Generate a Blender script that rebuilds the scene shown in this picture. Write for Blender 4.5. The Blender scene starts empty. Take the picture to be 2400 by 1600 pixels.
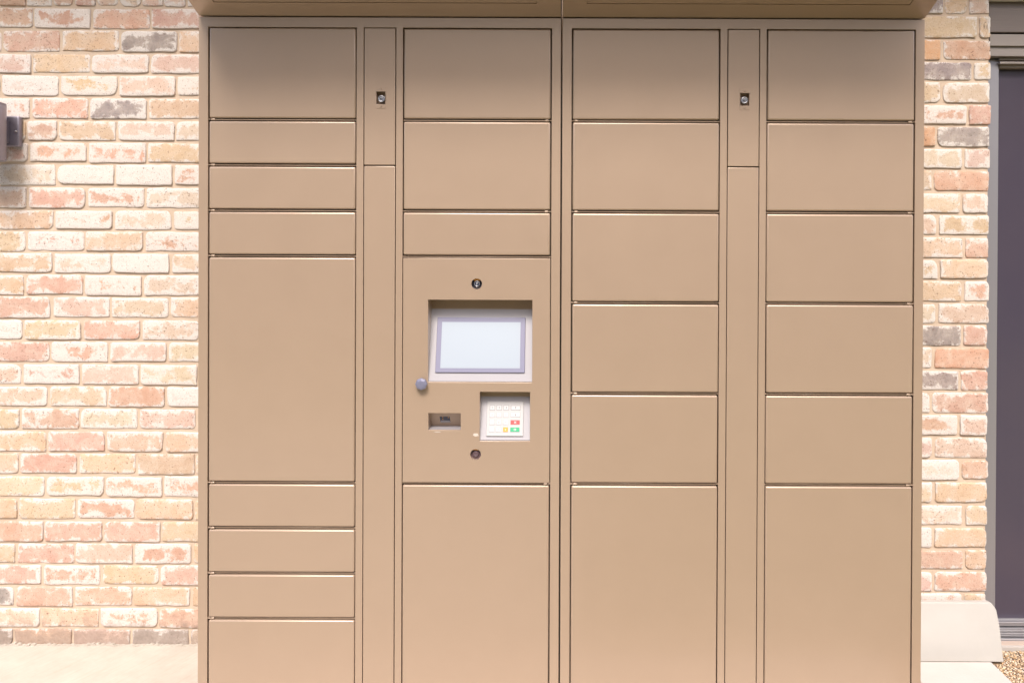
import bpy, bmesh, math, random
from math import radians as R, sin, cos, pi
from mathutils import Vector, Matrix, noise
random.seed(7)
scene = bpy.context.scene
C = scene.collection

# ------------------------------------------------------------------ camera
D, H, F = 2.03, 1.36, 1733.0           # distance to locker front, eye height, focal length in photo px
PX0, HOR = 1315.0, 580.0
PITCH, ROLL = 0.0049, 0.0041
cam_d = bpy.data.cameras.new("camera"); cam = bpy.data.objects.new("camera", cam_d); C.objects.link(cam)
scene.camera = cam
cam.location = (0, -D, H)
cam.rotation_mode = 'QUATERNION'
M_cam = Matrix.Rotation(pi/2 - PITCH, 3, 'X') @ Matrix.Rotation(ROLL, 3, 'Z')
cam.rotation_quaternion = M_cam.to_quaternion()
cam_d.sensor_width = 36.0; cam_d.lens = F/2400*36
PYC = HOR + F*math.tan(PITCH)
cam_d.shift_x = -(PX0-1200)/2400; cam_d.shift_y = -(800-PYC)/2400
cam_d.clip_start = .05; cam_d.clip_end = 600

# ------------------------------------------------------------------ sky, sun, exposure
SUN_EL, SUN_AZ = 50.0, -8.0
w = bpy.data.worlds.new("World"); scene.world = w; w.use_nodes = True
nt = w.node_tree
sky = nt.nodes.new('ShaderNodeTexSky'); sky.sky_type = 'NISHITA'; sky.sun_disc = False
sky.sun_elevation = R(SUN_EL); sky.sun_rotation = R(180+SUN_AZ)
sky.dust_density = 4.0; sky.air_density = 1.0; sky.ozone_density = 1.0
nt.links.new(sky.outputs[0], nt.nodes['Background'].inputs[0])
nt.nodes['Background'].inputs[1].default_value = 0.125
sd = bpy.data.lights.new("sun", 'SUN'); sun = bpy.data.objects.new("sun", sd); C.objects.link(sun)
sd.energy = 1.95; sd.angle = R(20); sd.color = (1.0, .94, .87)
sun.rotation_euler = (R(90-SUN_EL), 0, R(SUN_AZ)); sun.location = (0, -4, 6)
scene.view_settings.view_transform = 'Standard'; scene.view_settings.look = 'None'
scene.view_settings.gamma = 1; scene.view_settings.exposure = 1.02

# ------------------------------------------------------------------ measuring: photo pixel -> point on the plane y = Y
def P(px, py, Y):
    d = M_cam @ Vector(((px-PX0)/F, -(py-PYC)/F, -1))
    t = (Y + D)/d.y
    return d.x*t, H + d.z*t
S = D/F

# ------------------------------------------------------------------ materials
def mat(name, col, rough=.5, metal=0, spec=.5, coat=0, coat_rough=.1):
    m = bpy.data.materials.new(name); m.use_nodes = True
    b = m.node_tree.nodes['Principled BSDF']
    b.inputs['Base Color'].default_value = (*col, 1); b.inputs['Roughness'].default_value = rough
    b.inputs['Metallic'].default_value = metal; b.inputs['Specular IOR Level'].default_value = spec
    b.inputs['Coat Weight'].default_value = coat; b.inputs['Coat Roughness'].default_value = coat_rough
    return m
def N(m, t, **kw):
    n = m.node_tree.nodes.new(t)
    for k, v in kw.items():
        if k in n.inputs: n.inputs[k].default_value = v
        else: setattr(n, k, v)
    return n
def L(m, a, b): m.node_tree.links.new(a, b)
def bsdf(m): return m.node_tree.nodes['Principled BSDF']
def objco(m):
    return N(m, 'ShaderNodeTexCoord').outputs['Object']
def geoco(m):
    return N(m, 'ShaderNodeNewGeometry').outputs['Position']
def ramp(m, fac, stops):
    r = N(m, 'ShaderNodeValToRGB'); e = r.color_ramp.elements
    while len(e) < len(stops): e.new(.5)
    for el, (p, c) in zip(e, stops):
        el.position = p; el.color = (*c, 1) if len(c) == 3 else c
    L(m, fac, r.inputs[0]); return r.outputs[0]
def noise_t(m, vec, scale, detail=4, rough=.6, dist=0):
    n = N(m, 'ShaderNodeTexNoise', Scale=scale, Detail=detail, Roughness=rough, Distortion=dist)
    L(m, vec, n.inputs['Vector']); return n.outputs['Fac']
def math_n(m, op, a, b=0.0, clamp=False):
    n = N(m, 'ShaderNodeMath', operation=op, use_clamp=clamp)
    for i, v in enumerate((a, b)):
        if isinstance(v, (int, float)): n.inputs[i].default_value = v
        else: L(m, v, n.inputs[i])
    return n.outputs[0]
def mix(m, fac, a, b, mode='MIX'):
    n = N(m, 'ShaderNodeMix', data_type='RGBA', blend_type=mode)
    for i, v in ((0, fac), (6, a), (7, b)):
        if isinstance(v, (int, float)): n.inputs[i].default_value = v
        elif isinstance(v, tuple): n.inputs[i].default_value = (*v, 1)
        else: L(m, v, n.inputs[i])
    return n.outputs[2]
def bump(m, h, strength, dist, normal=None):
    b = N(m, 'ShaderNodeBump', Strength=strength, Distance=dist)
    L(m, h, b.inputs['Height'])
    if normal: L(m, normal, b.inputs['Normal'])
    return b.outputs[0]

# locker paint: bronze-tan powder coat
M = {}
m = M['paint'] = mat('tan_powder_coat', (.33, .222, .138), .36, .28, .5, .65, .17)
v = geoco(m)
big = noise_t(m, v, 1.7, 2, .5); fine = noise_t(m, v, 900, 2, .5); mid = noise_t(m, v, 9, 4, .6)
vo = N(m, 'ShaderNodeTexVoronoi', Scale=4.2); L(m, v, vo.inputs['Vector'])
spk = math_n(m, 'LESS_THAN', vo.outputs['Distance'], .008)
L(m, mix(m, math_n(m, 'MULTIPLY', spk, .7), mix(m, mid, (.388, .283, .207), (.414, .303, .222)), (.75, .70, .62)), bsdf(m).inputs['Base Color'])
n1 = bump(m, big, .05, .02); n2 = bump(m, fine, .12, .0004, n1)
L(m, n2, bsdf(m).inputs['Normal'])
L(m, math_n(m, 'ADD', math_n(m, 'MULTIPLY', mid, .06), .34), bsdf(m).inputs['Roughness'])
M['dark'] = mat('gap_shade', (.012, .008, .007), .9, 0, .1)  # near-black standing in for shade in the gaps, seam and keyhole
M['rail'] = mat('rail_paint', (.27, .17, .12), .4)
m = M['steel'] = mat('pale_brushed_steel', (.365, .35, .375), .42, .15)
v = objco(m); mp = N(m, 'ShaderNodeMapping'); mp.inputs['Scale'].default_value = (4, 200, 200); L(m, v, mp.inputs[0])
L(m, bump(m, noise_t(m, mp.outputs[0], 6, 3), .15, .0005), bsdf(m).inputs['Normal'])
M['bezel'] = mat('lilac_grey_bezel', (.225, .22, .31), .25, 0, .5)
m = M['screen'] = mat('pale_screen', (.345, .385, .44), .15, 0, .5)
bsdf(m).inputs['Emission Color'].default_value = (.75, .88, 1, 1); bsdf(m).inputs['Emission Strength'].default_value = .03
M['key'] = mat('white_key', (.50, .49, .50), .35); M['keyplate'] = mat('white_keypad_plate', (.44, .43, .435), .4)
M['red'] = mat('red_key', (.62, .07, .07), .4); M['green'] = mat('green_key', (.04, .36, .17), .4)
M['orange'] = mat('orange_key', (.75, .32, .05), .4); M['ink'] = mat('grey_ink', (.12, .12, .13), .6)
M['ink_faint'] = mat('worn_grey_ink', (.34, .33, .35), .6)
M['ink_ring'] = mat('grey_key_outline', (.20, .19, .20), .5)
M['chrome'] = mat('polished_metal', (.40, .40, .43), .25, .8)
M['grey_metal'] = mat('grey_cap', (.19, .19, .27), .35, .2)
M['lens'] = mat('dark_lens', (.03, .035, .06), .08, 0, .7)
M['hole'] = mat('dark_mauve_plastic', (.11, .07, .08), .3)
M['orange_mark'] = mat('bright_orange', (.85, .38, .06), .3)  # orange for the painted rim reflections and the scanner lamps
M['chip'] = mat('pale_scuff', (.56, .49, .43), .6)
M['lamp'] = mat('grey_lamp_metal', (.27, .25, .30), .38, .45)
M['lampin'] = mat('lamp_inside', (.3, .28, .3), .5)

# bricks
m = M['brick'] = mat('tumbled_brick', (.5, .4, .3), .9, 0, .2)
v = geoco(m)
at = N(m, 'ShaderNodeAttribute', attribute_name='brick_colour'); ae = N(m, 'ShaderNodeAttribute', attribute_name='brick_data')
sep = N(m, 'ShaderNodeSeparateColor'); L(m, ae.outputs['Color'], sep.inputs[0])   # r = edge distance, g = wash amount with row brightening, b = seed
off = N(m, 'ShaderNodeVectorMath', operation='MULTIPLY_ADD')
comb = N(m, 'ShaderNodeCombineXYZ'); L(m, sep.outputs[2], comb.inputs[0]); L(m, sep.outputs[2], comb.inputs[2])
L(m, comb.outputs[0], off.inputs[0]); off.inputs[1].default_value = (9, 9, 9); L(m, v, off.inputs[2])
vv = off.outputs[0]
blot = noise_t(m, vv, 20, 8, .72, .4); blot2 = noise_t(m, vv, 60, 8, .8); grain = noise_t(m, vv, 420, 3, .8); spk = noise_t(m, vv, 190, 3, .55)
colv = mix(m, blot2, mix(m, .45, at.outputs['Color'], (.80, .68, .56), 'MULTIPLY'), at.outputs['Color'])
pale = mix(m, .42, at.outputs['Color'], (.64, .555, .475))
base = mix(m, ramp(m, blot, [(.38, (0, 0, 0)), (.62, (1, 1, 1))]), colv, pale)
# lime wash left round the edges and in blotches
e = math_n(m, 'MULTIPLY', math_n(m, 'SUBTRACT', 1.0, sep.outputs[0]), .38)
wv = math_n(m, 'ADD', math_n(m, 'ADD', math_n(m, 'MULTIPLY', math_n(m, 'ADD', math_n(m, 'MULTIPLY', blot, .72), math_n(m, 'MULTIPLY', blot2, .28)), 2.7), e), sep.outputs[1])
wash = ramp(m, math_n(m, 'SUBTRACT', wv, 1.19), [(.455, (0, 0, 0)), (.60, (1, 1, 1))])
base = mix(m, math_n(m, 'MULTIPLY', wash, .85), base, (.68, .645, .62))
pits = ramp(m, spk, [(.31, (1, 1, 1)), (.39, (0, 0, 0))])
base = mix(m, math_n(m, 'MULTIPLY', ramp(m, grain, [(.35, (1, 1, 1)), (.6, (0, 0, 0))]), .34), base, (.34, .22, .15))
base = mix(m, math_n(m, 'MULTIPLY', pits, .7), base, (.17, .10, .07))
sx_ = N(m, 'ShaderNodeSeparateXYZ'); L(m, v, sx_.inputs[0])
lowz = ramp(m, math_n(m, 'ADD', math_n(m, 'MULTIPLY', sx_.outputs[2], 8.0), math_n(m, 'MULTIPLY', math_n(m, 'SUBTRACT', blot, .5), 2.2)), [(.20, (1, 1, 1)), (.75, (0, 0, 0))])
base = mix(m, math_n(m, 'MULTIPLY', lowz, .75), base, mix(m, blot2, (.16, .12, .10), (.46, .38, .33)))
L(m, base, bsdf(m).inputs['Base Color'])
b1 = bump(m, blot2, .5, .004); b2 = bump(m, grain, .5, .0014, b1); b3 = bump(m, math_n(m, 'SUBTRACT', 1.0, pits), .6, .002, b2)
L(m, b3, bsdf(m).inputs['Normal'])
m = M['mortar'] = mat('sandy_mortar', (.5, .4, .3), .95, 0, .15)
v = geoco(m)
a = noise_t(m, v, 14, 5, .6); g = noise_t(m, v, 320, 4, .7)
L(m, mix(m, a, (.45, .345, .26), (.58, .47, .375)), bsdf(m).inputs['Base Color'])
L(m, bump(m, g, .5, .0015, bump(m, noise_t(m, v, 60, 4), .5, .004)), bsdf(m).inputs['Normal'])

# concrete, gravel, grass, soil
m = M['concrete'] = mat('pale_broomed_concrete', (.5, .45, .38), .9, 0, .2)
v = geoco(m)
mr = N(m, 'ShaderNodeMapping'); mr.inputs['Rotation'].default_value = (0, 0, R(-62)); L(m, v, mr.inputs[0])
mp = N(m, 'ShaderNodeMapping'); mp.inputs['Scale'].default_value = (5, 110, 1); L(m, mr.outputs[0], mp.inputs[0])
br = noise_t(m, mp.outputs[0], 1.2, 5, .7); sp = noise_t(m, v, 9, 8, .75); gr = noise_t(m, v, 300, 3, .7)
cc = mix(m, sp, (.38, .33, .28), (.60, .55, .49))
cc = mix(m, math_n(m, 'MULTIPLY', ramp(m, br, [(.50, (0, 0, 0)), (.66, (1, 1, 1))]), .32), cc, (.40, .32, .24))
L(m, cc, bsdf(m).inputs['Base Color'])
L(m, bump(m, gr, .4, .001, bump(m, br, .5, .003)), bsdf(m).inputs['Normal'])
M['opposite'] = mat('brown_render', (.32, .215, .165), .9, 0, .2)
M['path'] = mat('weathered_path', (.31, .29, .235), .9, 0, .2)
m = M['slab'] = mat('off_white_slab', (.52, .61, .585), .75, 0, .3)
v = geoco(m)
mp = N(m, 'ShaderNodeMapping'); mp.inputs['Scale'].default_value = (6, 6, 6); L(m, v, mp.inputs[0])
L(m, mix(m, noise_t(m, v, 5, 4), (.42, .395, .365), (.49, .475, .455)), bsdf(m).inputs['Base Color'])
L(m, bump(m, noise_t(m, mp.outputs[0], 2.5, 3), .3, .003), bsdf(m).inputs['Normal'])
m = M['paver'] = mat('white_paving', (.72, .67, .62), .85, 0, .2)
v = geoco(m)
L(m, mix(m, noise_t(m, v, 9, 5), (.48, .435, .405), (.56, .525, .505)), bsdf(m).inputs['Base Color'])
L(m, bump(m, noise_t(m, v, 150, 4), .4, .002), bsdf(m).inputs['Normal'])
m = M['soil'] = mat('sandy_soil', (.35, .25, .16), .95, 0, .1)
m = M['pebble'] = mat('golden_pebble', (.5, .36, .22), .7, 0, .3)
oi = N(m, 'ShaderNodeAttribute', attribute_name='pebble_colour'); L(m, oi.outputs['Color'], bsdf(m).inputs['Base Color'])
m = M['grass'] = mat('lawn_green', (.09, .15, .035), .9, 0, .2)
v = geoco(m)
L(m, mix(m, noise_t(m, v, 3, 6, .7), (.14, .135, .05), (.235, .215, .095)), bsdf(m).inputs['Base Color'])
L(m, bump(m, noise_t(m, v, 60, 4), .8, .03), bsdf(m).inputs['Normal'])

# joinery and door
m = M['taupe'] = mat('taupe_wood_paint', (.165, .138, .13), .6, 0, .3)
v = geoco(m); mp = N(m, 'ShaderNodeMapping'); mp.inputs['Scale'].default_value = (5, 80, 80); L(m, v, mp.inputs[0])
L(m, bump(m, noise_t(m, mp.outputs[0], 1.5, 4), .4, .002), bsdf(m).inputs['Normal'])
m = M['taupe_pale'] = mat('faded_taupe_paint', (.26, .228, .212), .6, 0, .3)
v = geoco(m); mp = N(m, 'ShaderNodeMapping'); mp.inputs['Scale'].default_value = (5, 80, 80); L(m, v, mp.inputs[0])
L(m, bump(m, noise_t(m, mp.outputs[0], 1.5, 4), .4, .002), bsdf(m).inputs['Normal'])
M['white'] = mat('white_trim', (.8, .78, .76), .6)
M['alu'] = mat('grey_aluminium', (.30, .29, .31), .38, .5)
m = M['glass'] = mat('dark_tinted_pane', (.075, .06, .085), .12, 0, .5)
v = geoco(m)
L(m, mix(m, noise_t(m, v, 2.2, 5, .6, .5), (.048, .043, .068), (.070, .056, .072)), bsdf(m).inputs['Base Color'])
L(m, math_n(m, 'ADD', math_n(m, 'MULTIPLY', noise_t(m, v, 14, 5, .7), .25), .08), bsdf(m).inputs['Roughness'])
M['pink_conc'] = mat('pinkish_sill', (.42, .33, .28), .9); M['grey_conc'] = mat('pale_footing', (.38, .345, .32), .9)

# ------------------------------------------------------------------ object helpers
def link(name, me, m, parent=None):
    o = bpy.data.objects.new(name, me); C.objects.link(o)
    for q in (m if isinstance(m, (list, tuple)) else [m]): o.data.materials.append(q)
    if parent: o.parent = parent
    return o
def obj(name, bm, m, parent=None, smooth=False, loc=None):
    me = bpy.data.meshes.new(name); bmesh.ops.recalc_face_normals(bm, faces=bm.faces); bm.to_mesh(me); bm.free()
    if smooth:
        for p in me.polygons: p.use_smooth = True
    o = link(name, me, m, parent)
    if loc: o.location = loc
    return o
def thing(name, label, cat, loc=(0, 0, 0), group=None):
    o = bpy.data.objects.new(name, None); C.objects.link(o); o.location = loc; o.empty_display_size = .1
    tag(o, label, cat, group); return o
def tag(o, label, cat, group=None):
    o['label'] = label; o['category'] = cat
    if group: o['group'] = group
    return o
def struct(o, kind='structure', label=None):
    o['kind'] = kind
    if label: o['label'] = label
    return o
def box(bm, x0, x1, y0, y1, z0, z1, bev=0, seg=2, mi=0):
    vs = [bm.verts.new((x, y, z)) for x in (x0, x1) for y in (y0, y1) for z in (z0, z1)]
    fs = [bm.faces.new([vs[i] for i in q]) for q in ((0, 1, 3, 2), (4, 6, 7, 5), (0, 4, 5, 1), (2, 3, 7, 6), (0, 2, 6, 4), (1, 5, 7, 3))]
    for f in fs: f.material_index = mi
    if bev:
        es = list({e for f in fs for e in f.edges})
        r = bmesh.ops.bevel(bm, geom=es, offset=bev, segments=seg, affect='EDGES', profile=.5)
        for f in r['faces']: f.material_index = mi; f.smooth = True
    return vs
def lathe(bm, prof, cx, cz, n=32, mi=0, y_sign=1, cap=True):
    """profile of (radius, y) about the y axis through (cx, cz)"""
    rings = []
    for r, y in prof:
        rings.append([bm.verts.new((cx + r*cos(2*pi*k/n), y, cz + r*sin(2*pi*k/n))) for k in range(n)] if r > 1e-6 else [bm.verts.new((cx, y, cz))])
    for a, b in zip(rings, rings[1:]):
        for k in range(n):
            j = (k+1) % n
            if len(a) == 1 and len(b) == 1: continue
            q = [a[0], b[k], b[j]] if len(a) == 1 else ([a[k], a[j], b[0]] if len(b) == 1 else [a[k], a[j], b[j], b[k]])
            f = bm.faces.new(q); f.material_index = mi; f.smooth = True
def prism_x(bm, prof, x0, x1, mi=0):
    """(y, z) polygon extruded along x"""
    a = [bm.verts.new((x0, y, z)) for y, z in prof]; b = [bm.verts.new((x1, y, z)) for y, z in prof]
    n = len(prof); fs = [bm.faces.new(a), bm.faces.new(b[::-1])]
    for k in range(n): fs.append(bm.faces.new((a[k], b[k], b[(k+1) % n], a[(k+1) % n])))
    for f in fs: f.material_index = mi
    return fs
def plate(bm, xs, zs, holes, y, depth, rim=True):
    """sheet in the plane y with rectangular holes; hole walls go back by depth"""
    nx, nz = len(xs)-1, len(zs)-1
    def hole(i, j):
        if i < 0 or j < 0 or i >= nx or j >= nz: return True
        cx, cz = (xs[i]+xs[i+1])/2, (zs[j]+zs[j+1])/2
        return any(h[0] < cx < h[1] and h[2] < cz < h[3] for h in holes)
    vf = {}; vb = {}
    def gf(i, j):
        if (i, j) not in vf: vf[i, j] = bm.verts.new((xs[i], y, zs[j]))
        return vf[i, j]
    def gb(i, j):
        if (i, j) not in vb: vb[i, j] = bm.verts.new((xs[i], y+depth, zs[j]))
        return vb[i, j]
    for i in range(nx):
        for j in range(nz):
            if hole(i, j): continue
            bm.faces.new((gf(i, j), gf(i+1, j), gf(i+1, j+1), gf(i, j+1)))
            for (a, b, di, dj) in (((i, j), (i+1, j), 0, -1), ((i+1, j), (i+1, j+1), 1, 0), ((i+1, j+1), (i, j+1), 0, 1), ((i, j+1), (i, j), -1, 0)):
                if hole(i+di, j+dj):
                    bm.faces.new((gf(*b), gf(*a), gb(*a), gb(*b)))
def bevel_sharp(bm, off, seg=2, ang=30):
    bm.normal_update()
    es = [e for e in bm.edges if len(e.link_faces) == 2 and e.calc_face_angle(0) > R(ang)]
    r = bmesh.ops.bevel(bm, geom=es, offset=off, segments=seg, affect='EDGES', profile=.5, clamp_overlap=True)
    for f in r['faces']: f.smooth = True
def sorted_u(*a):
    o = []
    for v in sorted(x for s in a for x in s):
        if not o or v-o[-1] > 1e-5: o.append(v)
    return o

# ------------------------------------------------------------------ ground
WY = .486                                # brick face
def sheet(name, x0, x1, y0, y1, z, m, label=None):
    bm = bmesh.new(); vs = [bm.verts.new(p) for p in ((x0, y0, z), (x1, y0, z), (x1, y1, z), (x0, y1, z))]; bm.faces.new(vs)
    return struct(obj(name, bm, m), 'structure', label)
sheet('ground', -250, 250, -250, 250, -.03, M['grass'])
bm = bmesh.new(); box(bm, -4.2, 1.075, -.45, WY+.03, -.20, 0, .006)
for k in range(260):
    x_ = -2.1+k*.0045
    if x_ < -.95:
        q_ = box(bm, x_, x_+.0075, WY-.006-.014*abs(noise.noise(Vector((x_*30, 1, 0)))), WY+.01, -.01, .0015+.011*abs(noise.noise(Vector((x_*60, 0, 3)))))
struct(obj('concrete_pavement', bm, M['concrete']))
bm = bmesh.new(); box(bm, -4.2, .05, -3.4, -.4515, -.2, 0, .006)
struct(obj('path', bm, M['path']))
bm = bmesh.new(); box(bm, 1.079, 4.2, -.45, WY+.06, -.2, -.012)
struct(obj('soil', bm, M['soil']))

# ------------------------------------------------------------------ brick building
BLD = thing('brick_building', 'whitewashed tumbled brick building wall standing behind the parcel lockers', 'building', (0, WY, 0))
def localize(o, parent):
    o.matrix_parent_inverse = parent.matrix_basis.inverted(); return o

PAL = {'P': ((.54, .315, .24), .03), 'p': ((.58, .42, .345), .09), 'R': ((.52, .27, .18), -.05), 'Y': ((.575, .412, .27), .0),
       'y': ((.59, .47, .345), .09), 'C': ((.60, .50, .41), .13), 'W': ((.62, .56, .505), .28), 'G': ((.27, .245, .25), .05),
       'Q': ((.55, .32, .235), .19), 'O': ((.56, .31, .15), .0), 'B': ((.18, .145, .125), .0), 'Z': ((.56, .41, .25), .18)}
bv, bf, bcol, bdat = [], [], [], []
NB = 44
def add_brick(x0, x1, z0, z1, kind, yface=WY, depth=.014, row_light=0):
    col, wash = PAL[kind]; wash = wash*1.5+row_light
    seed = random.random()
    j = random.uniform(.93, 1.08)
    if kind not in 'GB': col = tuple(c*.80+q*.20 for c, q in zip(col, (.66, .55, .50)))
    col = tuple(min(.9, c*j*random.uniform(.96, 1.04)) for c in col); wash += random.uniform(-.05, .05)
    x0 += random.uniform(-.0015, .0015); x1 += random.uniform(-.0015, .0015); z0 += random.uniform(-.0022, .0022); z1 += random.uniform(-.0014, .0014)
    cx, cz = (x0+x1)/2, (z0+z1)/2; hw, hh = (x1-x0)/2, (z1-z0)/2
    tilt = random.gauss(0, .004); push = random.uniform(-.0015, .0025)
    rc = [min(hh*.75, abs(random.gauss(.004, .008))+.002) for _ in range(4)]
    def outline(ins):
        pts = []
        per = NB//4
        for q, (sx, sz) in enumerate(((1, 1), (-1, 1), (-1, -1), (1, -1))):
            r = min(max(rc[q]-ins*.5, .0012), (hh-ins)*.85)
            ccx, ccz = sx*(hw-ins-r), sz*(hh-ins-r)
            for k in range(per):
                # arc part at the middle, straight parts left and right of it
                a0 = q*pi/2
                t = k/(per-1)
                # distribute: first 2 along previous side, arc of 6, last 3 along next side
                if k < 3:
                    # side approaching corner q in ccw sense
                    f = (k+.5)/3
                    if q == 0: x, z = hw-ins, (ccz)*f
                    elif q == 1: x, z = (ccx)*f, hh-ins
                    elif q == 2: x, z = -(hw-ins), ccz*f
                    else: x, z = ccx*f, -(hh-ins)
                elif k < per-3:
                    f = (k-3)/(per-7)
                    a = a0+f*pi/2; x, z = ccx+r*cos(a), ccz+r*sin(a)
                else:
                    f = 1-(k-(per-3)+.5)/3
                    if q == 0: x, z = ccx*f, hh-ins
                    elif q == 1: x, z = -(hw-ins), ccz*f
                    elif q == 2: x, z = ccx*f, -(hh-ins)
                    else: x, z = hw-ins, ccz*f
                pts.append((x, z))
        return pts
    base = len(bv)
    rings = [(0, depth, 0.0), (0, .0028, 0.0), (.0007, .0007, .04), (.0022, .0, .10), (.009, -.0004, .38), (.018, -.0006, .80), (.024, -.0006, 1.0)]
    for ri, (ins, dy, ed) in enumerate(rings):
        for (x, z) in outline(min(ins, hh*.8)):
            nx = noise.noise(Vector((x*38+seed*91, z*38, seed*57)))*.0022 + noise.noise(Vector((x*140+seed*31, z*140, seed*17)))*.0012
            nz = noise.noise(Vector((x*38, z*38+seed*77, 9+seed*13)))*.0022 + noise.noise(Vector((x*140, z*140+seed*11, 5+seed*3)))*.0012
            ny = noise.noise(Vector((x*30, z*30, seed*99)))*.0011
            q_ = 1-min(1, ed*1.6)
            X = cx + x + nx*q_; Z = cz + z + nz*q_ + x*tilt
            bv.append((X, yface+dy+ny-push, Z)); bcol.append((*col, 1)); bdat.append((ed, wash, seed, 1))
    bv.append((cx, yface-.0006-push, cz)); bcol.append((*col, 1)); bdat.append((1.0, wash, seed, 1))
    n = NB
    for r in range(len(rings)-1):
        for k in range(n):
            bf.append((base+r*n+k, base+r*n+(k+1) % n, base+(r+1)*n+(k+1) % n, base+(r+1)*n+k))
    last = base+(len(rings)-1)*n; c = base+len(rings)*n
    for k in range(n): bf.append((last+k, last+(k+1) % n, c))

def bx(px, y=700): return P(px, y, WY)[0]
rows_left = ["PQPP", "pPYGY", "pYCpC", "WZpZ", "QPGYY", "YPYCC", "pQQYY", "CWWQY", "pPQCC", "YQCZZ", "YQYQp", "YCWyC", "YPQCp",
             "PpyYC", "WYPpp", "PQpyC", "pQpyC", "yyPWC", "YPCpC", "YPpYY", "YPYYY", "yZQQY", "YYQYY", "PPPYY", "YPpQY", "PQYPP", "GPPYY", "pYQPP", "BOPGY"]
XR = bx(2317)                      # right end of the pier
jm = .0044                         # half mortar joint
bot = [66, 121, 172, 224, 278, 329, 380, 433, 487, 537, 588, 639, 691, 744, 795, 847.5, 900, 952, 1005, 1057, 1110, 1162, 1215, 1267.5, 1318.5, 1369, 1419, 1468, 1512.5]
for i, yb in enumerate(bot):
    zb = P(230, yb, WY)[1]
    ztop = P(230, (bot[i-1] if i else 14)+6.8, WY)[1]
    xs0 = (78-1.67*i) if i % 2 == 0 else (144-1.8*i)
    joints = [xs0 + 137.7*k for k in range(-6, 8)]
    if i == 5: joints.append(62)
    joints = sorted(joints)
    kinds = rows_left[i]; first = True; vis = 0
    for a, b in zip(joints, joints[1:]):
        if b < -640 or a > 720: continue
        if b <= 4: kd = random.choice("PpYyCQ")
        else:
            kd = kinds[vis] if vis < len(kinds) else random.choice("PpYyC"); vis += 1
        X0, X1 = P(a, yb, WY)[0]+jm, P(b, yb, WY)[0]-jm
        add_brick(X0, X1, zb, ztop, kd, row_light=(.10 if 3 <= i <= 14 else (.05 if i < 20 else 0)))  # upper and middle rows get more wash to stand for brighter light
N_LEFT = [None]
rows_right = [("Y", "Y", 2292), ("O", "R", 2208), ("G", "Z", 2281), ("Y", "y", 2207), ("Q", "P", 2269), ("O", "G", 2195), ("C", "p", 2258), ("Y", "R", 2187),
              ("y", "p", 2253), ("p", "Z", 2199), ("y", "P", 2259), ("Z", "Y", 2201), ("Y", "Q", 2257), ("y", "p", 2197), ("G", "P", 2256), ("C", "R", 2188),
              ("G", "P", 2250), ("W", "P", 2183), ("Q", "p", 2247), ("p", "p", 2188), ("W", "P", 2252), ("y", "Y", 2188), ("C", "y", 2259), ("W", "Y", 2187),
              ("P", "Y", 2260), ("p", "P", 2187), ("Q", "Y", 2257), ("P", "Y", 2190), ("P", "Y", 2255)]
botr = [88, 140, 187, 240, 291, 343, 394, 447, 498, 550.5, 603, 652.5, 706, 757, 809, 862.5, 914.5, 966.5, 1019.5, 1072, 1123.5, 1177.5, 1230.6, 1283, 1334, 1384, 1436, 1488, 1537]
def flush(name):
    global bv, bf, bcol, bdat
    me = bpy.data.meshes.new(name); me.from_pydata(bv, [], bf)
    for nm, dat in (('brick_colour', bcol), ('brick_data', bdat)):
        at = me.attributes.new(nm, 'FLOAT_COLOR', 'POINT'); at.data.foreach_set('color', [c for q in dat for c in q])
    for p in me.polygons: p.use_smooth = True
    me.update()
    o = link(name, me, M['brick'], BLD); localize(o, BLD)
    bv, bf, bcol, bdat = [], [], [], []
    return o
# soldier course, then stretchers above it
sx = [-640+53*k for k in range(0, 26)]
sold = [-8, 62, 122, 173, 224, 278, 332, 382, 436, 489, 542, 596, 650]
sold = [-8-53.0*k for k in range(14, 0, -1)] + sold
for a, b in zip(sold, sold[1:]):
    add_brick(P(a, 10, WY)[0]+jm*.8, P(b, 10, WY)[0]-jm*.8, P(230, 14, WY)[1], P(230, 14, WY)[1]+.2, random.choice("pQCpP"))
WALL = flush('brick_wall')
for i, (k0, k1, jx) in enumerate(rows_right):
    zb = P(2240, botr[i], WY)[1]; zt = P(2240, (botr[i-1] if i else 32)+6.8, WY)[1]
    zb = max(zb, .002)
    xj = P(jx, botr[i], WY)[0]
    xr = XR + random.uniform(-.003, .003)
    ln = .200 if i % 2 == 0 else .095
    add_brick(xj+jm*1.2, xr, zb, zt, k1)
    add_brick(xj-.205, xj-jm*1.2, zb, zt, k0)
    add_brick(xj-.415, xj-.214, zb, zt, random.choice("PYC"))
sr = [2104, 2157, 2213, 2269, 2318]
for (a, b), kd in zip(zip(sr, sr[1:]), "pGYp"):
    add_brick(P(a, 10, WY)[0]+jm*.8, P(b, 10, WY)[0]-(jm*.8 if b < 2300 else 0), P(2240, 31, WY)[1], P(2240, 31, WY)[1]+.2, kd)
PIER = flush('brick_pier')
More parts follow.
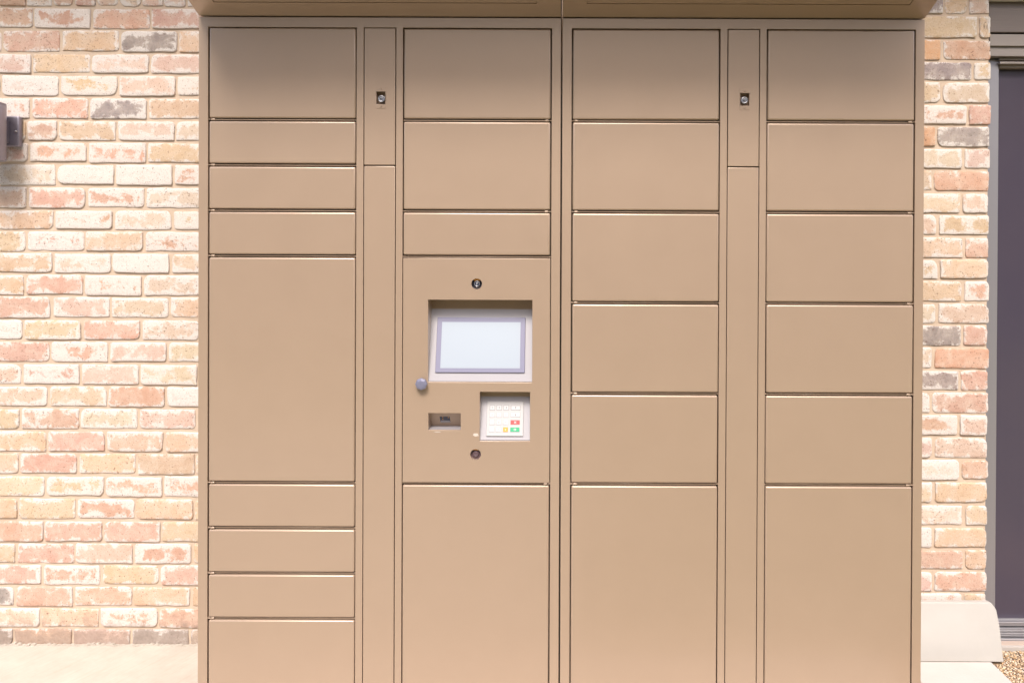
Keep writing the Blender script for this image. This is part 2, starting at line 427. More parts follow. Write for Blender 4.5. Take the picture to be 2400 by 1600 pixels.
# mortar bed: an uneven sheet just behind the brick faces, thick wall behind it
XL = -3.2; ZT = 2.75
bm = bmesh.new()
def mortar_sheet(x0, x1, z0, z1, step=.012):
    nx, nz = int((x1-x0)/step), int((z1-z0)/step)
    g = []
    for i in range(nx+1):
        row = []
        for j in range(nz+1):
            x, z = x0+(x1-x0)*i/nx, z0+(z1-z0)*j/nz
            y = WY+.0040+noise.noise(Vector((x*45, z*45, 2)))*.0016
            row.append(bm.verts.new((x, y, z)))
        g.append(row)
    for i in range(nx):
        for j in range(nz): bm.faces.new((g[i][j], g[i+1][j], g[i+1][j+1], g[i][j+1])).smooth = True
mortar_sheet(-1.98, -1.1, 0, 2.4)
obj('mortar', bm, M['mortar'], WALL)
bm = bmesh.new(); mortar_sheet(1.1, XR-.004, 0, 2.4)
obj('mortar', bm, M['mortar'], PIER)
bm = bmesh.new(); box(bm, XL, XR-.006, WY+.009, WY+.25, -.1, ZT); 
o = obj('wall_core', bm, M['mortar'], BLD); localize(o, BLD)

# lintel boards, trim and eave
RX = 3.6
def zr(y): return P(2350, y, WY+.02)[1]
bm = bmesh.new(); box(bm, XR+.002, RX, WY+.015, WY+.2, zr(77), zr(6), .002)
o = obj('lintel_board', bm, M['taupe'], BLD); localize(o, BLD)
bm = bmesh.new(); box(bm, XR-.004, RX, WY-.012, WY+.2, zr(5), zr(5)+.10, .002)
o = obj('white_fascia', bm, M['white'], BLD); localize(o, BLD)
bm = bmesh.new(); box(bm, XR-.002, RX, WY+.028, WY+.2, zr(131), zr(77)-.002, .002)
box(bm, XR+.01, RX, WY+.020, WY+.027, zr(108), zr(78)-.004, .001)
o = obj('header_board', bm, M['taupe_pale'], BLD); localize(o, BLD)
EO = .47
bm = bmesh.new(); prism_x(bm, [(WY-EO, 2.66), (WY+.3, 2.66), (WY+.3, 2.98), (WY-EO, 2.80)], XL-.2, RX)
o = obj('eave', bm, M['white'], BLD); localize(o, BLD)

# tinted door to the right of the pier
DY = WY+.075
bm = bmesh.new()
xj0 = P(2316, 700, DY)[0]; xj1 = P(2330, 700, DY)[0]; zd = P(2360, 163, DY)[1]; zb0 = P(2370, 1447, DY)[1]
box(bm, XR-.02, xj1, DY-.02, DY+.06, .02, zr(131)-.003, .002)                       # jamb
box(bm, xj1+.0005, RX, DY-.022, DY+.06, zd, zr(131)-.003, .002)                        # head
for k in range(3): box(bm, xj1-.006, RX, DY-.028-.004*(2-k), DY-.0225, zd+.010+.014*k, zd+.018+.014*k, .0015)
box(bm, xj1+.0005, RX, DY-.012, DY+.05, zb0-.012, zb0, .002)                           # bottom rail
fr = obj('door_frame', bm, M['alu'], BLD); localize(fr, BLD)
fr.data.materials.clear(); fr.data.materials.append(M['taupe_pale']); fr.data.materials.append(M['alu'])
for p in fr.data.polygons:
    c = p.center
    p.material_index = 1 if (c.x < xj1+.0004 and c.z < zd+.06) or c.z < .3 else 0
bm = bmesh.new(); box(bm, xj1, RX, DY, DY+.008, zb0, zd)
g = obj('tinted_pane', bm, M['glass'], fr); 
bm = bmesh.new()                                                                      # ribbed threshold track
zt = P(2370, 1459, DY-.03)[1]; zl = P(2370, 1499, DY-.03)[1]
box(bm, XR+.003, RX, DY-.028, DY+.02, zt-.012, zt+.002, .001)
nr = 6; z1 = zt-.016; h = (z1-(zl+.016))/nr
for k in range(nr): box(bm, XR+.003, RX, DY-.036-.002*(k % 2), DY+.02, z1-h*(k+1)+.0008, z1-h*k-.0008, .001)
box(bm, XR+.003, RX, DY-.045, DY+.02, zl, zl+.012, .0015)
o = obj('threshold_track', bm, M['alu'], BLD); localize(o, BLD)
bm = bmesh.new(); box(bm, XR+.004, RX, WY+.005, WY+.2, P(2370, 1512, WY)[1], zl-.004, .002)
o = obj('sill', bm, M['pink_conc'], BLD); localize(o, BLD)
bm = bmesh.new(); box(bm, XR+.004, RX, WY-.004, WY+.2, -.05, P(2370, 1512, WY)[1]-.0015, .003)
o = obj('footing', bm, M['grey_conc'], BLD); localize(o, BLD)

# unseen building added to block low sky light and tone the locker reflections
bm = bmesh.new(); box(bm, -18, 18, -16.5, -12.5, -.1, 5.2, .02)
OB = obj('added_building', bm, M['opposite']); tag(OB, 'unseen brown building added across the path to shade the parcel lockers', 'building')
bm = bmesh.new(); prism_x(bm, [(-12.0, 5.202), (-17.0, 5.202), (-17.0, 5.32), (-14.5, 6.8), (-12.0, 5.32)], -18.4, 18.4)
obj('added_roof', bm, M['taupe'], OB)
# ------------------------------------------------------------------ parcel lockers
UNIT = 106.41*S
def zk(k): return P(1315, 283.2, 0)[1] - (k-2)*UNIT
ZC = P(1315, 40.5, 0)[1]                       # underside of the hood
MW = 848.2*S
def mx(p): return p*S                          # module px -> metres
TH = .022
def tri_rand(a): return random.uniform(-a, a)
def make_module(name, label, x0, cols, group):
    """cols: list of two lists of unit boundaries; 'T' marks the terminal bay"""
    T = thing(name, label, 'parcel locker', (x0+MW/2, .2, 0), group)
    inv = Matrix.Translation((-(MW/2), -.2, 0))
    def part(nm, bm, m, parent=None, smooth=False):
        bmesh.ops.transform(bm, matrix=inv, verts=bm.verts)
        return obj(nm, bm, m, parent or T, smooth)
    A0, A1 = mx(22.1), mx(369.7); B0, B1 = mx(478.4), mx(826.9); C0, C1 = mx(386.4), mx(462.4)
    zt, zb = zk(0)+.0035, zk(15)-.003
    # frame
    bm = bmesh.new()
    xs = sorted_u([0, MW], [A0, A1, B0, B1, C0, C1]); zs = [0, zb, zt, ZC-.003]
    plate(bm, xs, zs, [(A0, A1, zb, zt), (B0, B1, zb, zt), (C0, C1, zb, zt)], 0, .07)
    bevel_sharp(bm, .0011, 2)
    for col, X0, X1 in ((cols[0], A0, A1), (cols[1], B0, B1)):
        for k in col[1:-1]: box(bm, X0, X1, .0045, .028, zk(k)-.0014, zk(k)+.0014, .0006, 1)
    part('front_frame', bm, M['paint'])
    bm = bmesh.new(); box(bm, .001, MW-.001, .0705, .40, .001, ZC-.004)
    part('cabinet_body', bm, [M['paint'], M['dark']])
    me = T.children[-1].data
    for p in me.polygons:
        if p.normal.y < -.5: p.material_index = 1  # front face blackened for the unlit inside behind the door gaps
    # hood
    t = .40; a = .34; z0 = ZC
    def sof(s): return (-s, z0+t*s)             # point on the sloped soffit s metres forward
    bm = bmesh.new()
    nrm = Vector((0, -t, -1)).normalized()
    gx0, gx1, gs0, gs1 = .067, MW-.067, .052, a-.05
    # soffit sheet with a narrow groove round an inset panel
    def sheet_s(x_a, x_b, s_a, s_b, dep=0, th=.003):
        ps = []
        for (x, s) in ((x_a, s_a), (x_b, s_a), (x_b, s_b), (x_a, s_b)):
            y, z = sof(s); ps.append(Vector((x, y, z)) - nrm*dep)
        b_ = [bm.verts.new(p) for p in ps]; c_ = [bm.verts.new(p-nrm*th) for p in ps]
        bm.faces.new(b_); bm.faces.new(c_[::-1])
        for k in range(4): bm.faces.new((b_[k], b_[(k+1) % 4], c_[(k+1) % 4], c_[k]))
    g = .0022
    sheet_s(.0010, MW-.0010, .0, gs0-g); sheet_s(.0010, gx0-g, gs0-g, a); sheet_s(gx1+g, MW-.0010, gs0-g, a); sheet_s(gx0-g, gx1+g, gs1+g, a)
    part('hood_soffit', bm, M['paint'])
    bm = bmesh.new(); sheet_s(gx0, gx1, gs0, gs1, .0003)
    part('soffit_panel', bm, M['paint'])
    bm = bmesh.new()
    prism_x(bm, [(0, z0+.004), (-a, z0+t*a+.004), (-a, z0+t*a+.09), (0, z0+.26), (.38, z0+.26), (.38, z0+.0005), (.002, z0+.0005)], .001, MW-.001)
    bevel_sharp(bm, .002, 2)
    part('hood', bm, M['paint'])
    if name == 'parcel_locker':
        bm = bmesh.new()  # added black strip that keeps sky light out of the seam
        prism_x(bm, [(.006, z0-.003), (-a+.012, z0+t*a+.006), (-a+.012, z0+t*a+.07), (.006, z0+.24), (.36, z0+.24), (.36, .02), (.010, .02)], MW-.0003, MW+.0012)
        part('seam_shade_strip', bm, M['dark'])
    # doors
    def door(col, X0, X1, side, ki):
        z_hi = zk(col[ki])-.0042 if ki else zt-.0024; z_lo = zk(col[ki+1])+.0044
        g1 = .0032 if side == 'L' else .0023; g2 = .0023 if side == 'L' else .0032
        dx = tri_rand(.0006)
        bm = bmesh.new()
        box(bm, X0+g1+dx, X1-g2+dx, -.0012, TH, z_lo+tri_rand(.0005), z_hi+tri_rand(.0005), .0044, 5)
        cx, cz = (X0+X1)/2, (z_lo+z_hi)/2
        bmesh.ops.transform(bm, verts=bm.verts, matrix=Matrix.Translation((cx, 0, cz)) @ Matrix.Rotation(tri_rand(.0012), 4, 'Z') @ Matrix.Rotation(tri_rand(.0016), 4, 'X') @ Matrix.Translation((-cx, 0, -cz)))
        d = part('door', bm, M['paint'])
        if ki:
            hx = X0+.0075 if side == 'L' else X1-.0115-.0075
            bm = bmesh.new(); box(bm, hx, hx+.0115, .0002, .012, zk(col[ki])-.0026, zk(col[ki])+.0026, .0018, 2)
            bxx = (X0, hx) if side == 'L' else (hx+.0115, X1)
            box(bm, bxx[0], bxx[1], .0012, .01, zk(col[ki])-.0009, zk(col[ki])+.0009, .0005, 1)
            part('hinge', bm, M['paint'], d)
        return d
    for col, X0, X1, side in ((cols[0], A0, A1, 'L'), (cols[1], B0, B1, 'R')):
        for ki in range(len(col)-1):
            if group and name == 'parcel_locker' and side == 'R' and col[ki] == 5: continue
            door(col, X0, X1, side, ki)
    # service panels with lock
    pw0, pw1 = C0+.0020, C1-.0020
    lx = (C0+C1)/2 + .0031
    lz0, lz1 = P(1315, 246.8, 0)[1], P(1315, 216.6, 0)[1]; lzc = P(1315, 232.9, 0)[1]
    bm = bmesh.new()
    zA, zB = zk(3)+.0016, zt-.0020
    hw = .0132
    plate(bm, sorted_u([pw0, pw1, lx-hw, lx+hw]), sorted_u([zA, zB, lz0, lz1]), [(lx-hw, lx+hw, lz0, lz1)], -.0006, .018)
    bevel_sharp(bm, .0012, 2)
    sp = part('service_panel', bm, M['paint'])
    bm = bmesh.new(); box(bm, pw0, pw1, -.0006, .02, zb+.002, zk(3)-.0016, .0018, 3)
    part('service_panel', bm, M['paint'])
    bm = bmesh.new()
    plate(bm, [lx-hw-.0006, lx-hw+.0008, lx+hw-.0008, lx+hw+.0006], [lz0-.0115, lz0+.0002, lz1-.0002, lz1+.0115], [(lx-hw+.0008, lx+hw-.0008, lz0+.0002, lz1-.0002)], -.0015, .003)
    bevel_sharp(bm, .0005, 2)
    part('lock_plate', bm, M['paint'], sp)
    bm = bmesh.new(); box(bm, lx-hw+.0002, lx+hw-.0002, .0172, .0200, lz0, lz1)
    part('lock_recess', bm, M['paint'], sp)
    for s_ in (lz1+.0058, lz0-.0058):
        bm = bmesh.new()
        lathe(bm, [(.0026, -.0015), (.0026, -.0030), (.0014, -.0034), (.0010, -.0024), (0, -.0024)], lx-.0004, s_, 16)
        part('rivet', bm, M['paint'], sp)
    bm = bmesh.new()
    lathe(bm, [(.0098, .0175), (.0098, .004), (.0090, .0028), (.0066, .0028), (.0064, .0040), (.0058, .0040), (.0, .0036)], lx+.0006, lzc, 36)
    box(bm, lx+.0006-.0042, lx+.0012, .0030, .0039, lzc-.0007, lzc+.0004, 0, 1, 1)
    part('lock_cylinder', bm, [M['chrome'], M['dark']], sp)
    return T, part, (A0, A1, B0, B1)

X1 = P(464.8, 590, 0)[0]
GRP = 'parcel locker cabinets standing side by side'
T1, part, (A0, A1, B0, B1) = make_module('parcel_locker', 'tan parcel locker cabinet with the touch screen, keypad and narrow doors, between lamp and seam', X1, [[0, 2, 3, 4, 5, 10, 11, 12, 13, 15], [0, 2, 4, 5, 10, 15]], GRP)
X2 = P(1316.4, 590, 0)[0]
T2, part2, _ = make_module('parcel_locker.001', 'tan parcel locker cabinet of wide doors only, without a screen, beside the tinted door', X2, [[0, 2, 4, 6, 8, 10, 15], [0, 2, 4, 6, 8, 10, 15]], GRP)

# ---- terminal (in module 1 coordinates: x from the cabinet's left edge)
def tx(px): return P(px, 800, 0)[0]-X1 + .0045*0
def qx(px, py, Y=0): return P(px, py, Y)[0]-X1
def qz(py, px=1120, Y=0): return P(px, py, Y)[1]
zhi, zlo = zk(5)-.0037, zk(10)+.0036
bx0, bx1 = B0+.0022, B1-.0022
sc = (qx(1003.4, 790), qx(1247.5, 790), qz(895.4), qz(702.7))        # screen recess
kp = (qx(1124.4, 975), qx(1242.2, 975), qz(1033), qz(917.7))         # keypad recess
rd = (qx(1004.2, 988), qx(1079.8, 988), qz(1007.9), qz(968))         # scanner recess
c1 = (qx(1117.3, 665), qz(665)); c2 = (qx(1114.7, 1064.3), qz(1064.3)); rh = 12.6*S
bm = bmesh.new()
holes = [sc, kp, rd]
sq = .018
hol2 = [(c[0]-sq, c[0]+sq, c[1]-sq, c[1]+sq) for c in (c1, c2)]
xs = sorted_u([bx0, bx1], *[[h[0], h[1]] for h in holes+hol2]); zs = sorted_u([zlo, zhi], *[[h[2], h[3]] for h in holes+hol2])
plate(bm, xs, zs, holes+hol2, -.0012, .008)
# remove the square hole walls, fill with round holes
kill = []
for f in bm.faces:
    c = f.calc_center_median()
    if abs(f.normal.y) < .5 or True:
        f.normal_update()
        if abs(f.normal.y) < .5:
            for h in hol2:
                if h[0]-1e-4 <= c.x <= h[1]+1e-4 and h[2]-1e-4 <= c.z <= h[3]+1e-4: kill.append(f)
bmesh.ops.delete(bm, geom=list(set(kill)), context='FACES')
bmesh.ops.remove_doubles(bm, verts=bm.verts, dist=1e-6)
bevel_sharp(bm, .0009, 2)
nn = 40
for (cx, cz) in (c1, c2):
    sqv, ci, cb = [], [], []
    for k in range(nn):
        a = 2*pi*k/nn+pi/4; dx, dz = cos(a), sin(a); mxx = max(abs(dx), abs(dz))
        sqv.append(bm.verts.new((cx+sq*dx/mxx, -.0012, cz+sq*dz/mxx)))
        ci.append(bm.verts.new((cx+rh*dx, -.0012, cz+rh*dz))); cb.append(bm.verts.new((cx+rh*dx, .012, cz+rh*dz)))
    for k in range(nn):
        j = (k+1) % nn
        bm.faces.new((sqv[k], sqv[j], ci[j], ci[k])); bm.faces.new((ci[k], ci[j], cb[j], cb[k]))
cp = part('control_panel', bm, M['paint'])
# recess pockets
def pocket(nm, r, dep_top, z_bend, dep_bot, m_slope, inner=.0):
    """back strip vertical at dep_top from the top to z_bend, then sloping forward to dep_bot at the bottom"""
    x0, x1, z0, z1 = r
    bm = bmesh.new()
    y0 = .0068
    v = lambda x, y, z: bm.verts.new((x, y, z))
    # top, left, right, back strip
    prof = [(y0, z1), (dep_top, z1), (dep_top, z_bend), (dep_bot, z0)]
    if dep_bot < y0: prof[-1] = (y0, z0+.001)
    a = [v(x0, y, z) for y, z in prof]; b = [v(x1, y, z) for y, z in prof]
    for k in range(3):
        f = bm.faces.new((a[k], a[k+1], b[k+1], b[k])); f.material_index = 1 if k == 2 else 0
    bm.faces.new(a+([v(x0, y0, z0)] if dep_bot > y0 else [])); bm.faces.new(b[::-1])
    return part(nm, bm, [M['paint'], m_slope], cp)
zbs = qz(724, 1120, .056)
scp = pocket('screen_recess', sc, .056, zbs, .002, M['steel'])
zbk = qz(929, 1180, .04)
kpp = pocket('keypad_recess', kp, .043, zbk, .002, M['steel'])
# slope frames: origin at bend centre, direction down the slope
def slope_frame(z_bend, dep, z0, y_end=.0068):
    o_ = Vector((0, dep, z_bend)); e_ = Vector((0, y_end, z0+.001)); d = (e_-o_).normalized()
    n = Vector((0, d.z, -d.y))              # pointing out towards the viewer and up
    if n.y > 0: n = -n
    return o_, d, n
def ray_slope(px, py, fr_):
    o_, d, n = fr_
    dr = M_cam @ Vector(((px-PX0)/F, -(py-PYC)/F, -1)); c0 = Vector((0, -D, H))
    t = ((Vector((0, o_.y, o_.z))-c0).dot(n))/dr.dot(n)
    p = c0+dr*t
    return p.x-X1, (p-o_).dot(d)
def slab_on(bm, fr_, u0, u1, s0, s1, lift, th, bev=0, mi=0, seg=2):
    """box lying on the slope: u across, s down the slope"""
    o_, d, n = fr_
    b2 = bmesh.new(); box(b2, u0, u1, -th, 0, -s1, -s0, bev, seg, mi)
    X = Vector((1, 0, 0)); Zc = -d; Yc = -n
    mt = Matrix(((X.x, Yc.x, Zc.x, o_.x), (X.y, Yc.y, Zc.y, o_.y), (X.z, Yc.z, Zc.z, o_.z), (0, 0, 0, 1))) @ Matrix.Translation((0, -lift, 0))
    bmesh.ops.transform(b2, matrix=mt, verts=b2.verts)
    tmp = bpy.data.meshes.new('tmp'); b2.to_mesh(tmp); b2.free(); bm.from_mesh(tmp); bpy.data.meshes.remove(tmp)
    return mt
fs = slope_frame(zbs, .056, sc[2])
uL, s0 = ray_slope(1026, 743.5, fs); uR, s1 = ray_slope(1230, 874, fs)
bm = bmesh.new(); slab_on(bm, fs, uL, uR, s0, s1, 0.0003, .004, .0018, 0, 3)
ts = part('touch_screen', bm, M['bezel'])
aL, q0 = ray_slope(1037, 754.8, fs); aR, q1 = ray_slope(1218.6, 863.4, fs)
bm = bmesh.new(); slab_on(bm, fs, aL, aR, q0, q1, .0043, .0003)
part('display', bm, M['screen'], ts)
bm = bmesh.new(); box(bm, sc[0]+.003, sc[1]-.003, .0535, .0548, zbs-.0012, zbs+.0008)
# keypad
fk = slope_frame(zbk, .043, kp[2])
uL, s0 = ray_slope(1142.5, 940, fk); uR, s1 = ray_slope(1226, 1022, fk)
bm = bmesh.new(); slab_on(bm, fk, uL, uR, s0, s1, .0003, .004, .0008)
kpd = part('keypad', bm, M['keyplate'])
def glyph(txt, size):
    cu = bpy.data.curves.new('g', 'FONT'); cu.body = txt; cu.size = size; cu.align_x = 'CENTER'; cu.align_y = 'CENTER'; cu.extrude = .00012
    t_ = bpy.data.objects.new('g', cu); C.objects.link(t_); dg = bpy.context.evaluated_depsgraph_get()
    me_ = bpy.data.meshes.new_from_object(t_.evaluated_get(dg)); bpy.data.objects.remove(t_); return me_
def mark_poly(polys):
    me_ = bpy.data.meshes.new('g'); b_ = bmesh.new()
    for pl in polys:
        top = [b_.verts.new((x, y, .00012)) for x, y in pl]; lo = [b_.verts.new((x, y, -.0001)) for x, y in pl]
        b_.faces.new(top)
        for k in range(len(pl)): b_.faces.new((top[k], top[(k+1) % len(pl)], lo[(k+1) % len(pl)], lo[k]))
    b_.to_mesh(me_); b_.free(); return me_
g_ = .001
arrow_up = [[(-.0006, -.003), (.0006, -.003), (.0006, .0008), (-.0006, .0008)], [(-.0017, .0008), (.0017, .0008), (0, .0032)]]
arrow_dn = [[(x, -y) for x, y in reversed(pl)] for pl in arrow_up]
def bar(a, b, w_):
    a = Vector(a); b = Vector(b); d_ = (b-a).normalized(); n_ = Vector((-d_.y, d_.x))*w_/2
    return [tuple(a-n_), tuple(b-n_), tuple(b+n_), tuple(a+n_)]
cross = [bar((-.0028, -.0028), (.0028, .0028), .0016), bar((-.0028, .0028), (-.0006, .0006), .0016), bar((.0006, -.0006), (.0028, -.0028), .0016)]
ringp = []
for k in range(20):
    a, b = 2*pi*k/20, 2*pi*(k+1)/20
    ringp.append([(.0036*cos(a), .0030*sin(a)), (.0036*cos(b), .0030*sin(b)), (.0018*cos(b), .0014*sin(b)), (.0018*cos(a), .0014*sin(a))])
tri = [[(-.0026, 0), (.0012, -.0028), (.0012, .0028)]]
cols_px = [(1154.3, 12), (1170.4, 12), (1186.8, 12), (1208.8, 23)]; rows_px = [955.5, 972.3, 989.6, 1006.6]
face = [['1', '2', '3', 'U'], ['4', '5', '6', 'D'], ['7', '8', '9', 'X'], ['.', '0', 'T', 'O']]
for r_, yy in enumerate(rows_px):
    for c_, (xx, ww) in enumerate(cols_px):
        ch = face[r_][c_]
        u, s = ray_slope(xx - (r_*.6), yy, fk); hw_ = ww*S/2; hh_ = (11 if c_ < 3 else 10)*S/2
        mm_ = {'X': M['red'], 'O': M['green'], 'T': M['orange']}.get(ch, M['key'])
        bm = bmesh.new(); slab_on(bm, fk, u-hw_*.93, u+hw_*.93, s-hh_, s+hh_, .0030, .0022, .0007)
        slab_on(bm, fk, u-hw_*.93-.0007, u+hw_*.93+.0007, s-hh_-.0007, s+hh_+.0007, .0037, .0010, 0, 2)
        g = {'U': mark_poly(arrow_up), 'D': mark_poly(arrow_dn), 'X': mark_poly(cross), 'O': mark_poly(ringp), 'T': mark_poly(tri)}.get(ch) or glyph(ch, .0085)
        b3 = bmesh.new(); b3.from_mesh(g)
        o_, d, n = fk
        mt = Matrix(((1, (-d).x, n.x, 0), (0, (-d).y, n.y, 0), (0, (-d).z, n.z, 0), (0, 0, 0, 1)))
        pos = o_+d*s+n*.00535; mt.translation = Vector((u, pos.y, pos.z))
        bmesh.ops.transform(b3, matrix=mt, verts=b3.verts)
        for f in b3.faces: f.material_index = 1
        tmp = bpy.data.meshes.new('tmp'); b3.to_mesh(tmp); b3.free()
        k0 = len(bm.faces); bm.from_mesh(tmp)
        bm.faces.ensure_lookup_table()
        for f in bm.faces[k0:]: f.material_index = 1
        ko = part('key', bm, [mm_, M['key'] if ch in 'XOT' else (M['ink'] if ch in 'UD123' else M['ink_faint']), M['ink_ring'] if r_ == 0 else M['ink_faint']], kpd)
        if ch in 'XOT': ko['label'] = {'X': 'red key with white cross', 'O': 'green key with white ring', 'T': 'orange key with white triangle'}[ch]
# scanner recess: back slopes down and away, light ledge below
x0, x1, z0, z1 = rd
bm = bmesh.new()
prof = [(.0068, z1), (.046, z0+.0006), (.0068, z0+.0003)]
a = [bm.verts.new((x0, y, z)) for y, z in prof]; b = [bm.verts.new((x1, y, z)) for y, z in prof]
for k in range(2): bm.faces.new((a[k], a[k+1], b[k+1], b[k])).material_index = k
bm.faces.new(a); bm.faces.new(b[::-1])
bcs = part('barcode_scanner', bm, [M['paint'], M['steel']])
o_ = Vector((0, .0068, z1)); e_ = Vector((0, .046, z0)); d = (e_-o_).normalized(); n = Vector((0, d.z, -d.y)); n = n if n.y < 0 else -n
fr3 = (o_, d, n)
u0, s0 = ray_slope(1030.3, 975.6, fr3); u1, s1 = ray_slope(1055.6, 987.4, fr3)
bm = bmesh.new(); slab_on(bm, fr3, u0, u1, s0, s1, -.0012, .0016, .0004)
part('scanner_window', bm, M['lens'], bcs)
bm = bmesh.new(); slab_on(bm, fr3, u0-.0004, u1+.0008, s1+.0002, s1+.0024, 0, .0012, .0003)
slab_on(bm, fr3, u0+.002, u1-.001, s1-.0055, s1-.0025, .0004, .0008, .0002)
part('scanner_lip', bm, M['steel'], bcs)
bm = bmesh.new()
for (lxp, lyp) in ((1037.5, 977), (1051, 977.3), (1038, 981.5)):
    u, s = ray_slope(lxp, lyp, fr3); slab_on(bm, fr3, u-.0012, u+.0012, s-.0012, s+.0012, .0004, .0008, .0003)
part('indicator_lamps', bm, M['orange_mark'], bcs)
# camera eye and push button
bm = bmesh.new()
lathe(bm, [(rh*1.0, .0118), (rh*.62, .0125), (rh*.60, .006), (rh*.50, .0045), (rh*.40, .0050), (rh*.28, .0062), (rh*.2, .0050), (0, .0042)], c1[0], c1[1], 36)
cam_e = part('camera_eye', bm, M['lens'])
bm = bmesh.new(); lathe(bm, [(rh*.52, .0046), (rh*.47, .0036), (rh*.42, .0048)], c1[0], c1[1], 36); lathe(bm, [(rh*.20, .0048), (rh*.16, .0036), (rh*.11, .0044)], c1[0], c1[1], 24)
part('lens_ring', bm, M['chrome'], cam_e)
bm = bmesh.new()  # orange crescent coloured in for a reflection at the top of the eye
for (c, am) in ((c1, (.30, .70)),):
    n_ = 12; vs = []
    for k in range(n_+1):
        a = pi*(am[0]+(am[1]-am[0])*k/n_); vs.append(((c[0]+rh*.97*cos(a)), c[1]+rh*.97*sin(a)))
    for k in range(n_): 
        p, q = vs[k], vs[k+1]; zl_ = c[1]+rh*.56
        bm.faces.new([bm.verts.new((p[0], .0065, p[1])), bm.verts.new((q[0], .0065, q[1])), bm.verts.new((q[0], .0075, min(zl_, q[1]-.0004))), bm.verts.new((p[0], .0075, min(zl_, p[1]-.0004)))])
part('reflection_crescent', bm, M['orange_mark'], cam_e)
bm = bmesh.new()
lathe(bm, [(rh*1.0, .0080), (rh*.70, .0084), (rh*.52, .0070), (rh*.50, .0030), (rh*.42, .0022), (rh*.36, .0030), (0, .0034)], c2[0], c2[1], 36)
pb = part('push_button', bm, M['hole'])
bm = bmesh.new(); n_ = 12; vs = []  # same painted orange reflection above the button
for k in range(n_+1):
    a = pi*(.32+.36*k/n_); vs.append(((c2[0]+rh*.97*cos(a)), c2[1]+rh*.97*sin(a)))
for k in range(n_):
    p, q = vs[k], vs[k+1]; zl_ = c2[1]+rh*.70
    bm.faces.new([bm.verts.new((p[0], .0040, p[1])), bm.verts.new((q[0], .0040, q[1])), bm.verts.new((q[0], .0055, min(zl_, q[1]-.0003))), bm.verts.new((p[0], .0055, min(zl_, p[1]-.0003)))])
part('reflection_crescent', bm, M['orange_mark'], pb)
# round capped bolt, standing 22 mm off the panel
kz = qz(900.6, 986, -.022); kx = qx(986.4, 900.6, -.022); r = .0167
bm = bmesh.new()
lathe(bm, [(r*.62, -.0010), (r*.62, -.012), (r*.98, -.0125), (r, -.0165), (r*.94, -.0195), (r*.6, -.0215), (0, -.022)], kx, kz, 8)
for f in bm.faces: f.smooth = False
part('cap_bolt', bm, M['grey_metal'])
# two scuffs in the paint
for (sxp, syp, wq, hq) in ((1114.5, 1018.5, .0078, .0040), (1024.5, 1012, .009, .0009)):
    cx_, cz_ = qx(sxp, syp), qz(syp); bm = bmesh.new(); vs = []
    for k in range(14):
        a = 2*pi*k/14; rr = 1+.35*sin(k*2.3)*cos(k*1.7); vs.append(bm.verts.new((cx_+wq*rr*cos(a), -.00135, cz_+hq*rr*sin(a))))
    f_ = bm.faces.new(vs); ex = bmesh.ops.extrude_face_region(bm, geom=[f_])
    bmesh.ops.translate(bm, verts=[g for g in ex['geom'] if isinstance(g, bmesh.types.BMVert)], vec=(0, -.0002, 0))
    part('scuff', bm, M['chip'], cp)

# ------------------------------------------------------------------ wall lamp (far left)
lx_, ly_ = -1.884, WY-.10
LT = thing('wall_lamp', 'dark grey cylinder wall lamp with square back plate mounted on the bricks', 'wall lamp', (lx_, WY, P(0, 305, WY)[1]))
def lpart(nm, bm, m, parent=None, smooth=False):
    bmesh.ops.transform(bm, matrix=Matrix.Translation(-Vector(LT.location)), verts=bm.verts)
    return obj(nm, bm, m, parent or LT, smooth)
zt_, zb_ = P(5, 235, ly_-.04)[1], P(5, 372, ly_-.04)[1]
bm = bmesh.new(); n_ = 48; ro, ri = .058, .0545
rings = []
for (r_, z_) in ((ri, zb_+.03), (ri, zb_+.0003), (ro-.0008, zb_), (ro, zb_+.001), (ro, zb_+.006), (ro-.0008, zb_+.0068), (ro, zb_+.0076), (ro, zt_-.006), (ro-.0008, zt_-.0052), (ro, zt_-.0044), (ro, zt_-.001), (ro-.0008, zt_), (ri, zt_-.0003), (ri, zt_-.03)):
    rings.append([bm.verts.new((lx_+r_*cos(2*pi*k/n_), ly_+r_*sin(2*pi*k/n_), z_)) for k in range(n_)])
for a, b in zip(rings, rings[1:]):
    for k in range(n_): bm.faces.new((a[k], a[(k+1) % n_], b[(k+1) % n_], b[k])).smooth = True
bm.faces.new(rings[0]); bm.faces.new(rings[-1][::-1])
lpart('lamp_cylinder', bm, M['lamp'])
pz1, pz0 = P(40, 272, WY-.02)[1], P(40, 344, WY-.02)[1]
bm = bmesh.new(); box(bm, lx_-.055, lx_+.055, WY-.022, WY-.0015, pz0, pz1, .006, 3)
lpart('back_plate', bm, M['lamp'])
bm = bmesh.new(); box(bm, lx_-.0235, lx_+.0235, ly_+.045, WY-.0215, P(25, 334, WY-.04)[1], P(25, 282, WY-.04)[1], .001)
lpart('bracket', bm, M['lamp'])
bm = bmesh.new(); sx_, sz_ = P(38.5, 308, WY-.022)
lathe(bm, [(.0045, WY-.022), (.0045, WY-.0245), (.003, WY-.0275), (0, WY-.0285)], sx_, sz_, 16)
lpart('screw', bm, M['chrome'])

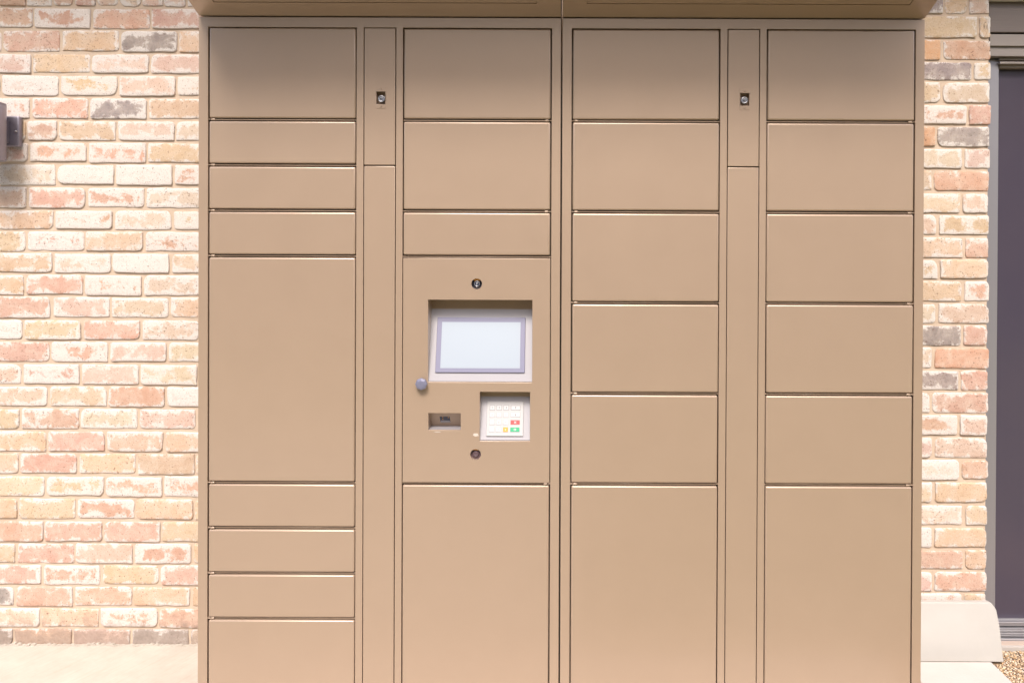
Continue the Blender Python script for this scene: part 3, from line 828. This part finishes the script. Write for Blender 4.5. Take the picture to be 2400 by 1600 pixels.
# ------------------------------------------------------------------ white slab leaning on the pier, paver in front of it
bm = bmesh.new()
Ws, Hs, Ts = .46, .186, .026
out = [(0, 0), (Ws+.006, 0), (Ws+.001, .11), (Ws-.006, Hs-.024), (Ws-.009, Hs-.018), (Ws-.021, Hs-.002), (Ws-.026, Hs), (0, Hs)]
f_ = [bm.verts.new((x, 0, z)) for x, z in out]; b_ = [bm.verts.new((x, Ts, z)) for x, z in out]
bm.faces.new(f_); bm.faces.new(b_[::-1])
for k in range(len(out)): bm.faces.new((f_[k], b_[k], b_[(k+1) % len(out)], f_[(k+1) % len(out)]))
bevel_sharp(bm, .0025, 2, 50)
sl = obj('leaning_slab', bm, M['slab']); sl.location = (1.000, .402, .0); sl.rotation_euler = (R(-8), 0, 0)
tag(sl, 'off white slab with a rounded corner, standing on edge against the brick pier', 'slab')
bm = bmesh.new(); box(bm, 1.113, 1.395, -.12, .352, -.011, .03, .004, 3)
for v_ in bm.verts:
    v_.co.x += noise.noise(v_.co*30)*.002; v_.co.y += noise.noise(v_.co*30+Vector((5, 5, 5)))*.002
pv = obj('paving_slab', bm, M['paver']); tag(pv, 'cream white paving slab lying flat on the gravel in front of the leaning slab', 'paving slab')

# ------------------------------------------------------------------ gravel: real pebbles
pvx, pfc, pcl = [], [], []
tmpb = bmesh.new(); bmesh.ops.create_icosphere(tmpb, subdivisions=1, radius=1); tv = [v.co.copy() for v in tmpb.verts]; tf = [[v.index for v in f.verts] for f in tmpb.faces]; tmpb.free()
pal = [(.55, .40, .25), (.62, .50, .36), (.45, .28, .15), (.30, .20, .13), (.66, .58, .48), (.50, .36, .24), (.14, .10, .08)]
for k in range(34000):
    x = random.uniform(1.38, 1.95) if k < 27000 else random.uniform(1.09, 3.2); y = random.uniform(.0, WY-.004) if k < 27000 else random.uniform(-.42, WY-.004)
    if 1.108 < x < 1.40 and -.125 < y < .357: continue
    if x < 1.464 and .398 < y: continue
    s = random.uniform(.0018, .0038)
    sc3 = Vector((s*random.uniform(.8, 1.4), s*random.uniform(.8, 1.3), s*random.uniform(.5, .8)))
    rz = random.uniform(0, pi); z = -.011+random.uniform(0, .006)
    c = random.choice(pal); j = random.uniform(.8, 1.15); b0 = len(pvx)
    for q in tv:
        p = Vector((q.x*sc3.x, q.y*sc3.y, q.z*sc3.z))*(1+.18*noise.noise(q*2+Vector((k, 0, 0))))
        pvx.append((x+p.x*cos(rz)-p.y*sin(rz), y+p.x*sin(rz)+p.y*cos(rz), z+p.z)); pcl.append((c[0]*j, c[1]*j, c[2]*j, 1))
    for f in tf: pfc.append([b0+i for i in f])
me = bpy.data.meshes.new('gravel'); me.from_pydata(pvx, [], pfc)
at = me.attributes.new('pebble_colour', 'FLOAT_COLOR', 'POINT'); at.data.foreach_set('color', [c for q in pcl for c in q])
for p in me.polygons: p.use_smooth = True
gv = link('gravel', me, M['pebble']); gv['kind'] = 'stuff'; gv['label'] = 'golden brown pebble gravel in the bed below the tinted door'; gv['category'] = 'gravel'
